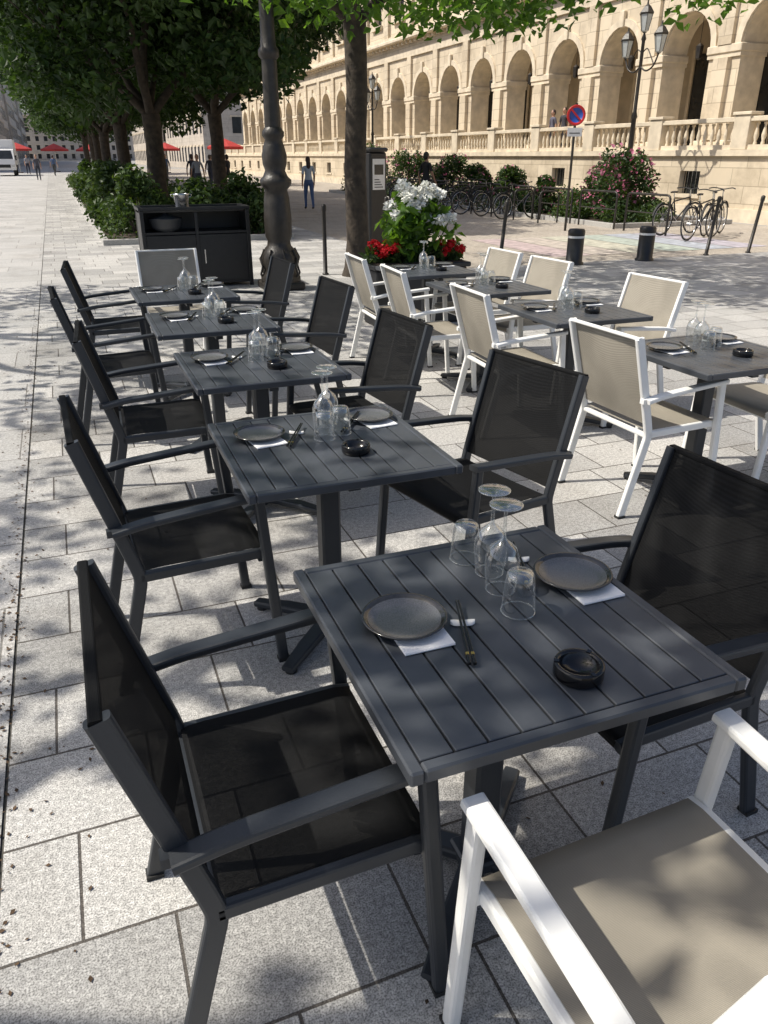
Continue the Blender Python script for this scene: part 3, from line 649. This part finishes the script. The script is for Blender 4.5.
def lamp2(loc):
    e=empty('multi_lantern_lamp_post',loc); m=MB()
    m.lathe([(.28,0),(.28,.12),(.2,.2),(.16,.6),(.2,.7),(.13,.85),(.1,1.1),(.12,1.15),(.08,1.25),(.065,2.6),(.09,2.65),(.05,2.8),(.045,4.5),(.07,4.55),(.02,4.7)],'iron',n=16)
    for sg in(-1,1):
        p=[(0,0,3.9),(0,.25*sg,3.75),(0,.55*sg,3.85),(0,.7*sg,4.15)]; m.sweep(fillet(p,.2,6),.045,.045,'iron',n=8)
        p=[(0,0,4.2),(0,.2*sg,4.35),(0,.4*sg,4.1),(0,.55*sg,3.9)]; m.sweep(fillet(p,.15,6),.03,.03,'iron',n=6)
    m.obj('post',parent=e)
    for y,z in((-.7,4.15),(.7,4.15),(0,4.7)):
        m=MB(); m.lathe([(.05,0),(.1,.04),(.17,.42)],'lampglass',c=(0,y,z),n=6,smooth=False); m.lathe([(.19,.42),(.2,.46),(.1,.6),(.03,.66),(.02,.74),(0,.76)],'iron',c=(0,y,z),n=6,smooth=False)
        m.lathe([(0,-.02),(.06,0),(.06,.04)],'iron',c=(0,y,z),n=6)
        for k in range(6):
            a=k*math.pi/3; m.sweep([(.1*math.cos(a),y+.1*math.sin(a),z+.04),(.175*math.cos(a),y+.175*math.sin(a),z+.43)],.018,.018,'iron',n=4)
        m.obj('lantern',parent=e)
lamp2((15.6,20.1,0)); lamp2((15.6,41,0))

def station():
    e=empty('waiter_station',(1.68,11.35,0)); m=MB(); w,d=.72,.30; F='black'
    for x in(-w,w-.05):
        for y in(-d,d-.05): m.box(x,x+.05,y,y+.05,0,1.0,F,bev=.004)
    m.box(-w-.01,w+.01,-d-.01,-d+.05,1.001,1.04,F,bev=.005); m.box(-w-.01,w+.01,d-.05,d+.01,1.001,1.04,F,bev=.005)
    m.box(-w-.01,-w+.05,-d+.051,d-.051,1.001,1.04,F); m.box(w-.05,w+.01,-d+.051,d-.051,1.001,1.04,F)
    m.box(-w+.05,w-.05,-d+.05,d-.05,.975,.995,'darkwin')
    m.box(-w+.05,w-.05,-d+.02,d-.02,.70,.73,F); m.box(-w+.05,w-.05,d-.03,d-.01,.05,.97,F)
    m.box(-w+.005,-w+.03,-d+.05,d-.05,.05,.97,F); m.box(w-.03,w-.005,-d+.05,d-.05,.05,.97,F)
    m.box(-w+.05,-.02,-d+.015,-d+.04,.08,.69,F,bev=.004); m.box(.02,w-.05,-d+.015,-d+.04,.08,.69,F,bev=.004)
    m.box(-.02,.02,-d+.005,-d+.05,.05,.97,F); m.box(-w+.05,w-.05,-d+.02,d-.03,.05,.079,F)
    for x in(-.08,.08): m.box(x-.008,x+.008,-d-.01,-d+.013,.32,.5,'steel')
    m.obj('cabinet',parent=e)
station()
m=MB(); m.lathe([(0,0),(.075,0),(.085,.02),(.1,.18),(.108,.2),(.1,.195),(.08,.03),(0,.02)],'steel',n=28)
for s in(-1,1): m.sweep(fillet([(s*.1,0,.15),(s*.135,0,.16),(s*.135,0,.19),(s*.103,0,.19)],.02,3),.01,.01,'steel',n=6)
m.obj('ice_bucket',(1.55,11.3,.996))
m=MB(); m.lathe([(0,0),(.13,0),(.2,.06),(.22,.16),(.23,.17),(.2,.16),(.15,.04),(0,.03)],'frame',n=28); m.lathe([(.21,.16),(.1,.2),(.03,.22),(.03,.25),(0,.26)],'frame',n=28); m.obj('chafing_pot',(1.3,11.2,.731))

e=empty('parking_meter',(5.85,15.3,0),.3); m=MB()
m.box(-.21,.21,-.14,.14,0,1.72,'black',bev=.03); m.box(-.23,.23,-.17,.16,1.721,1.80,'black',bev=.03); m.box(-.25,.25,-.18,.18,-.01,.06,'iron',bev=.01)
m.obj('housing',parent=e); m=MB(); m.box(-.15,.15,-.149,-.141,1.05,1.6,'whitepaint'); m.box(-.11,.11,-.155,-.150,1.32,1.5,'darkwin')
for k in range(4): m.box(-.11,.1-.03*k,-.153,-.150,1.09+k*.045,1.105+k*.045,'rubber')
m.obj('front_panel',parent=e)

def bollard(loc,tall=False,tilt=0):
    m=MB()
    if tall: m.lathe([(.05,0),(.05,.02),(.032,.03),(.03,.9),(.038,.92),(.038,.98),(.03,1.0),(0,1.01)],'iron',n=14)
    else:
        m.lathe([(.16,0),(.16,.03),(.135,.05),(.135,.42)],'black',n=24); m.lathe([(.1375,.42),(.1375,.455)],'whitepaint',n=24); m.lathe([(.135,.455),(.14,.49),(.14,.53),(.12,.56),(0,.57)],'black',n=24)
    o=m.obj('bollard',loc); o.rotation_euler=(0,tilt,0)
bollard((7.9,11.3,0)); bollard((9.35,11.3,0))
bollard((3.65,11.65,0),True); bollard((6.65,11.6,0),True,.08); bollard((10.9,11.5,0),True,.1); bollard((11.9,11.5,0),True,.12); bollard((5.35,13.4,0),True)

e=empty('no_parking_sign',(11.4,16.8,0),-.4); m=MB()
m.sweep([(0,0,0),(0,0,2.75)],.06,.06,'iron',n=12,side=(1,0,0)); m.obj('pole',parent=e)
m=MB(); Mx=Matrix.Rotation(math.pi/2,4,'X')
m.lathe([(0,0),(.155,0),(.155,.004)],'blue',c=(0,-.05,2.5),n=36,M=Mx); m.lathe([(.156,-.002),(.156,.004),(.205,.004),(.215,0),(.215,-.008),(.15,-.008)],'signred',c=(0,-.05,2.5),n=36,M=Mx)
m.box(-.155,.155,-.058,-.0545,2.5-.02,2.5+.02,'signred',M=Matrix.Translation((0,0,2.5))@Matrix.Rotation(R(45),4,'Y')@Matrix.Translation((0,0,-2.5)))
m.box(-.17,.17,-.055,-.048,2.06,2.24,'whitepaint'); m.box(-.12,.12,-.058,-.0555,2.12,2.14,'rubber'); m.obj('sign_disc',parent=e)

m=MB(); y=14.8
while y<30:
    m.sweep(fillet([(12.75,y,0),(12.75,y,.85),(12.75,y+1.5,.85),(12.75,y+1.5,0)],.12,4),.05,.05,'iron',n=8,side=(1,0,0)); m.sweep([(12.75,y,.45),(12.75,y+1.5,.45)],.03,.03,'iron',n=6,side=(1,0,0))
    y+=1.9
m.obj('metal_railing')
m=MB()
for k in range(9):
    y=19+k*1.3; m.sweep(fillet([(12.0,y,0),(12.0,y,.8),(12.6,y,.8),(12.6,y,0)],.15,5),.045,.045,'iron',n=8,side=(0,1,0))
m.obj('bicycle_rack')

def bike_mesh(name,fc):
    m=MB(); 
    def wheel(x):
        for r,w,mt in((.33,.035,'rubber'),(.305,.02,'steel')):
            pts=[(x+r*math.cos(t),0,.345+r*math.sin(t)) for t in np.linspace(0,2*math.pi,29)]; m.sweep(pts,w,w,mt,n=6,side=(0,1,0),caps=False)
        for k in range(14):
            t=k*math.pi/7; m.sweep([(x,0.02*(-1)**k,.345),(x+.3*math.cos(t),0,.345+.3*math.sin(t))],.005,.005,'steel',n=3,side=(0,1,0))
        m.sweep([(x,-.05,.345),(x,.05,.345)],.04,.04,'steel',n=8,side=(0,0,1))
    wheel(-.52); wheel(.54)
    def tb(*p,w=.032,mt=fc): m.sweep(list(p),w,w,mt,n=7,side=(0,1,.01))
    bb=(-.08,0,.30); st=(-.22,0,.78); hd=(.34,0,.80); hl=(.37,0,.68)
    tb(bb,st); tb((-.20,0,.72),hd); tb(bb,hl); tb(hd,hl)
    for s in(-1,1):
        tb(bb,(-.52,.05*s,.345),w=.02); tb((-.2,0,.74),(-.52,.05*s,.345),w=.018); tb(hl,(.42,.045*s,.55),(.54,.05*s,.345),w=.022)
    tb(st,(-.245,0,.9),w=.025,mt='steel'); tb(hd,(.32,0,.95),w=.025,mt='steel')
    m.sweep(fillet([(.2,-.29,.98),(.3,-.2,1.0),(.34,0,.96),(.3,.2,1.0),(.2,.29,.98)],.06,4),.024,.024,'rubber',n=7,side=(0,0,1))
    m.grid([[( -.38+.27*t, .075*(1-t)**.7*u+.02*u, .93-.015*abs(u)+.01*math.sin(3*t)) for u in np.linspace(-1,1,6)] for t in np.linspace(0,1,7)],'rubber')
    m.box(-.37,-.14,-.02,.02,.895,.92,'rubber',bev=.01)
    pts=[(-.08+.09*math.cos(t),.03,.30+.09*math.sin(t)) for t in np.linspace(0,2*math.pi,17)]; m.sweep(pts,.012,.012,'steel',n=4,side=(0,1,0),caps=False)
    m.sweep([(-.08,.05,.30),(.06,.05,.2)],.02,.02,'steel',n=6,side=(0,1,0)); m.sweep([(-.08,-.05,.30),(-.22,-.05,.4)],.02,.02,'steel',n=6,side=(0,1,0))
    for t0,x in((.5,-.52),(.6,.54)):
        pts=[(x+.37*math.cos(t),0,.345+.37*math.sin(t)) for t in np.linspace(t0,2.9,10)]; m.sweep(pts,.045,.006,'rubber',side=(0,1,0))
    return m.mesh(name)
BK=bike_mesh('bicycle','black')
bikes=[(12.9,13.9,.35),(13.9,14.6,.5),(13.2,15.0,.2),(12.3,20.6,.1),(12.3,21.9,.15),(12.1,22.8,.0),(12.1,23.6,.0),(12.2,24.6,.1),(12.0,25.5,-.1),(12.0,26.6,-.1),(12.1,28,.1),(12.1,29.3,.05),(12.1,31,.05)]
for i,(x,y,r) in enumerate(bikes): place(BK,'bicycle',(x,y,0),r)

e=empty('flower_planter',(3.45,7.8,0),0); m=MB()
m.box(-.52,.52,-.2,.2,0,.58,'black',bev=.015); m.box(-.55,.55,-.23,.23,.581,.63,'black',bev=.01); m.add([(-.5,-.2,.632),(.5,-.2,.632),(.5,.2,.632),(-.5,.2,.632)],[[0,1,2,3]],'soil'); m.obj('box',parent=e)
m=MB()
def blob(c,r,n,size,mat,z=.8,**k):
    d=rng.normal(size=(n,3)); d/=np.linalg.norm(d,axis=1)[:,None]; d*=(r*rng.random(n)**.4)[:,None]; d[:,2]*=z; m.leaves(np.array(c)+d,size,mat,**k)
for x in np.linspace(-.45,.45,9): blob((x,jit(.08),.70),.14,110,.08,'leafH')
for k in range(26):
    sx=random.choice([-1,1]); blob((sx*random.uniform(.2,.5),random.uniform(-.2,.1),random.uniform(.72,.84)),.05,34,.035,'red',aspect=.9)
for k in range(26):
    a=random.random()*6.28; z=random.uniform(1.0,1.38); r=random.uniform(.08,.32)*(1.25-(z-.95)*1.1); p=(r*math.cos(a),r*math.sin(a)*.8-.04,z)
    m.sweep([(p[0]*.2,p[1]*.2,.63),(p[0]*.7,p[1]*.7,(z+.63)/2),p],.012,.012,'leafL',n=4); blob(p,.075,70,.045,'white',aspect=.9)
    blob((p[0]*1.1,p[1]*1.1,z-.16),.13,12,.13,'leafL')
for k in range(12): blob((jit(.26),jit(.2),random.uniform(.75,1.05)),.14,26,.13,'leafL')
m.obj('flowers',parent=e)

def parasol(loc,s=1.0):
    e=empty('red_parasol',loc); m=MB(); m.sweep([(0,0,0),(0,0,2.9*s)],.06,.06,'steel',n=8,side=(1,0,0)); m.box(-.3,.3,-.3,.3,0,.08,'iron'); m.obj('pole',parent=e)
    m=MB(); k=8; r=1.5*s; vs=[(0,0,2.95*s)]; 
    for j in range(k): vs.append((r*.5*math.cos(j*math.pi/4),r*.5*math.sin(j*math.pi/4),2.66*s))
    for j in range(k): vs.append((r*math.cos(j*math.pi/4),r*math.sin(j*math.pi/4),2.35*s))
    for j in range(k): vs.append((r*math.cos(j*math.pi/4),r*math.sin(j*math.pi/4),2.15*s))
    fs=[[0,1+j,1+(j+1)%8] for j in range(8)]+[[1+j,9+j,9+(j+1)%8,1+(j+1)%8] for j in range(8)]+[[9+j,17+j,17+(j+1)%8,9+(j+1)%8] for j in range(8)]
    m.add(vs,fs,'redcloth'); m.obj('canopy',parent=e)
for p in [(-3.2,98,0),(.6,104,0),(4.5,108,0),(13.6,70,0),(11.5,92,0)]: parasol(p)

def truck(loc,rot):
    e=empty('delivery_truck',loc,rot); m=MB()
    m.box(-1.05,1.05,0,4.2,.9,3.0,'whitepaint',bev=.04); m.box(-1.0,1.0,-.02,4.1,.55,.89,'rubber')
    m.obj('cargo_box',parent=e); m=MB()
    rows=[[(x,y,z) for (y,z) in [(-.05,.5),(-1.75,.5),(-1.8,1.0),(-1.7,1.35),(-1.15,2.15),(-.05,2.25)]] for x in(-1,1)]
    m.grid(rows,'whitepaint',False)
    for x in(-1,1): m.add([(x,y,z) for (y,z) in [(-.05,.5),(-1.75,.5),(-1.8,1.0),(-1.7,1.35),(-1.15,2.15),(-.05,2.25)]],[[0,1,2,3,4,5]],'whitepaint')
    m.add([(-.88,-1.675,1.42),(.88,-1.675,1.42),(.8,-1.2,2.1),(-.8,-1.2,2.1)],[[0,1,2,3]],'darkwin'); m.box(-.6,.6,-1.83,-1.80,.7,.95,'rubber')
    for s in(-1,1): m.box(s*.8-.12,s*.8+.12,-1.84,-1.8,.75,.92,'steel'); m.box(min(s*1.002,s*1.01),max(s*1.002,s*1.01),-1.2,-.3,1.4,2.0,'darkwin'); m.box(s*1.12-.06,s*1.12+.06,-1.5,-1.4,1.3,1.7,'rubber')
    m.obj('cab',parent=e); m=MB()
    for y in(-1.1,3.2):
        for s in(-1,1): m.lathe([(0,-.12),(.2,-.12),(.4,-.1),(.42,-.05),(.42,.05),(.4,.1),(.2,.12),(0,.12)],'rubber',c=(s*.85,y,.42),n=20,M=Matrix.Rotation(math.pi/2,4,'Y'))
    m.obj('wheels',parent=e)
truck((-4.0,84,0),0)

# ---------------------------------------------------------------- people
def person(loc,rot,top,bot,hair,H=1.65,stride=.25,longhair=False,armbend=.2):
    k=H/1.7; e=empty('pedestrian',loc,rot)
    m,nt,b=newmat('clothes'); L=nt.links
    tc=N(nt,'ShaderNodeTexCoord'); sp=N(nt,'ShaderNodeSeparateXYZ'); L.new(tc.outputs['Object'],sp.inputs[0])
    dv=N(nt,'ShaderNodeMath',operation='DIVIDE'); dv.inputs[1].default_value=2*k; L.new(sp.outputs['Z'],dv.inputs[0])
    skin=(.42,.24,.16)
    r=ramp(nt,[(0,(.05,.05,.05)),(.045,bot),(.485,top),(.715,skin)],'CONSTANT'); L.new(dv.outputs[0],r.inputs['Fac'])
    ab=N(nt,'ShaderNodeMath',operation='ABSOLUTE'); L.new(sp.outputs['X'],ab.inputs[0]); gt=N(nt,'ShaderNodeMath',operation='GREATER_THAN'); gt.inputs[1].default_value=.205*k; L.new(ab.outputs[0],gt.inputs[0])
    lt=N(nt,'ShaderNodeMath',operation='LESS_THAN'); lt.inputs[1].default_value=1.17*k; L.new(sp.outputs['Z'],lt.inputs[0]); mu=N(nt,'ShaderNodeMath',operation='MULTIPLY'); L.new(gt.outputs[0],mu.inputs[0]); L.new(lt.outputs[0],mu.inputs[1])
    mx=N(nt,'ShaderNodeMix',data_type='RGBA'); L.new(mu.outputs[0],mx.inputs[0]); L.new(r.outputs['Color'],mx.inputs[6]); mx.inputs[7].default_value=(*skin,1)
    L.new(mx.outputs[2],b.inputs['Base Color']); b.inputs['Roughness'].default_value=.8
    V=[];E=[];Rr=[]
    def v(x,y,z,r,p=None):
        V.append((x*k,y*k,z*k)); Rr.append(r*k)
        if p is not None: E.append((p,len(V)-1))
        return len(V)-1
    pel=v(0,0,.95,.135); wa=v(0,.0,1.1,.115,pel); ch=v(0,.01,1.28,.14,wa); nk0=v(0,0,1.43,.075,ch); nk=v(0,-.01,1.50,.052,nk0); hd=v(0,-.02,1.56,.05,nk)
    for s in(-1,1):
        hp=v(.09*s,0,.88,.10,pel); st=stride*s
        kn=v(.095*s,-st*.55-.02,.48,.062,hp); an=v(.095*s,-st*.9+.05,.09+(.03 if s<0 else 0),.042,kn); v(.1*s,-st*.9-.10,.04+(.01 if s<0 else 0),.038,an)
        sh=v(.165*s,0,1.39,.06,ch); el=v(.225*s,st*.5+.02,1.12,.042,sh); wr=v(.245*s,st*.9-armbend*.3,.88,.028,el); pm=v(.245*s,st*.95-armbend*.35-.02,.81,.03,wr)
        for f,(ox,ln) in enumerate([(-.03,.055),(-.01,.075),(.008,.08),(.026,.068)]):
            a=v(.245*s,st*.95-armbend*.35-.02+ox,.77,.009,pm); v(.24*s,st*.95-armbend*.35-.03+ox,.77-ln,.008,a)
        a=v(.235*s,st*.95-armbend*.35-.065,.80,.01,pm); v(.23*s,st*.95-armbend*.35-.08,.765,.009,a)
    me=bpy.data.meshes.new('body'); me.from_pydata(V,E,[]); me.materials.append(m)
    o=place(me,'body',parent=e); md=o.modifiers.new('skin','SKIN')
    for i,sv in enumerate(me.skin_vertices[0].data): sv.radius=(Rr[i],Rr[i]*(.75 if i in(0,1,2) else 1)); sv.use_root=(i==0)
    md.use_smooth_shade=True; ss=o.modifiers.new('sub','SUBSURF'); ss.levels=1; ss.render_levels=2
    MAT['skin']=MAT.get('skin') or simple('skin',(.45,.27,.19),.55,var=.08)
    hk='hair%g'%hair[0]; MAT[hk]=MAT.get(hk) or simple('hair',hair,.6,var=.3,scale=60)
    q=MB(); hz=1.60*k
    def ell(mat,c,rx,ry,rz,t0=0,t1=math.pi,cut=None):
        rows=[]
        for i in range(13):
            t=t0+(t1-t0)*i/12; rows.append([(c[0]+rx*math.sin(t)*math.cos(a),c[1]+ry*math.sin(t)*math.sin(a),c[2]+rz*math.cos(t)) for a in np.linspace(0,2*math.pi,19)])
        q.grid(rows,mat)
    ell('skin',(0,-.01*k,hz),.073*k,.092*k,.115*k); ell('skin',(0,-.105*k,hz-.015*k),.012*k,.02*k,.022*k)
    for s in(-1,1): ell('skin',(s*.075*k,0,hz-.01*k),.012*k,.02*k,.03*k); ell('rubber',(s*.03*k,-.092*k,hz+.01*k),.01*k,.008*k,.006*k)
    ell('signred',(0,-.094*k,hz-.055*k),.02*k,.008*k,.006*k)
    ell(hk,(0,.012*k,hz+.018*k),.082*k,.098*k,.112*k,0,math.pi*.55); ell(hk,(0,.035*k,hz-.01*k),.078*k,.075*k,.10*k)
    if longhair: ell(hk,(0,.07*k,hz-.12*k),.08*k,.045*k,.17*k)
    q.obj('head',parent=e)
    return e
person((7.9,26.8,0),math.pi-.1,(.45,.52,.6),(.07,.12,.25),(.05,.03,.02),1.62,.22,True)
person((7.9,40.6,0),math.pi+.6,(.02,.02,.025),(.02,.02,.02),(.02,.015,.01),1.7,.2)
person((-1.0,67,0),0,(.08,.08,.1),(.04,.045,.06),(.03,.02,.015),1.75,.28)
person((9.2,52,0),1.2,(.6,.6,.6),(.03,.03,.04),(.1,.06,.03),1.7,.15)
person((6.4,56,0),.4,(.5,.1,.08),(.05,.06,.1),(.03,.02,.02),1.66,.2)
person((7.4,60,0),-.4,(.05,.1,.2),(.1,.1,.1),(.04,.02,.02),1.75,.2)
person((5.9,37,0),-.4,(.3,.32,.36),(.05,.05,.08),(.04,.02,.02),1.7,.2)
person((6.6,43,0),2.7,(.03,.03,.04),(.03,.03,.04),(.04,.02,.02),1.72,.24)
person((-2.2,90,0),.2,(.3,.3,.35),(.03,.03,.05),(.04,.02,.02),1.75,.2)
person((.2,82,0),2.8,(.06,.1,.2),(.05,.05,.05),(.04,.02,.02),1.7,.25)
person((8.2,47,0),2.6,(.05,.05,.06),(.05,.05,.07),(.05,.02,.02),1.7,.22)
person((11.2,24.6,0),1.9,(.02,.02,.02),(.015,.015,.02),(.02,.02,.02),1.75,.12)
person((10.9,44,0),1.0,(.1,.1,.12),(.1,.1,.14),(.05,.03,.02),1.7,.2)
person((W0+1.4,28.6,TZ),-1.3,(.04,.04,.05),(.03,.03,.04),(.02,.02,.02),1.6,.05)
person((W0+1.4,29.4,TZ),-1.6,(.1,.1,.14),(.03,.03,.04),(.04,.02,.02),1.55,.05)

# ---------------------------------------------------------------- light, world, camera
sd=Vector((-.80,.28,1.12)).normalized()
sun=bpy.data.lights.new('sun','SUN'); sun.energy=5.0; sun.angle=R(.53); sun.color=(1,.94,.83)
so=bpy.data.objects.new('sun',sun); so.rotation_euler=sd.to_track_quat('Z','Y').to_euler(); COL.objects.link(so)
w=bpy.data.worlds.new('World'); scene.world=w; w.use_nodes=True; nt=w.node_tree
sk=nt.nodes.new('ShaderNodeTexSky'); sk.sky_type='NISHITA'; sk.sun_disc=False; sk.sun_elevation=math.asin(sd.z); sk.sun_rotation=math.atan2(sd.x,sd.y); sk.dust_density=3.0; sk.air_density=.8
bg=nt.nodes['Background']; bg.inputs['Strength'].default_value=.15; nt.links.new(sk.outputs[0],bg.inputs[0])
cam=bpy.data.cameras.new('camera'); co=bpy.data.objects.new('camera',cam); COL.objects.link(co)
cam.lens=765/1024*36; cam.sensor_width=36; cam.clip_end=3000; cam.clip_start=.05
co.location=(0,0,1.65); co.rotation_euler=(math.pi/2-math.atan(356/765),0,-R(21.6)); scene.camera=co
scene.view_settings.view_transform='Standard'; scene.view_settings.look='None'; scene.view_settings.exposure=0
print('faces',sum(len(m.polygons) for m in bpy.data.meshes))
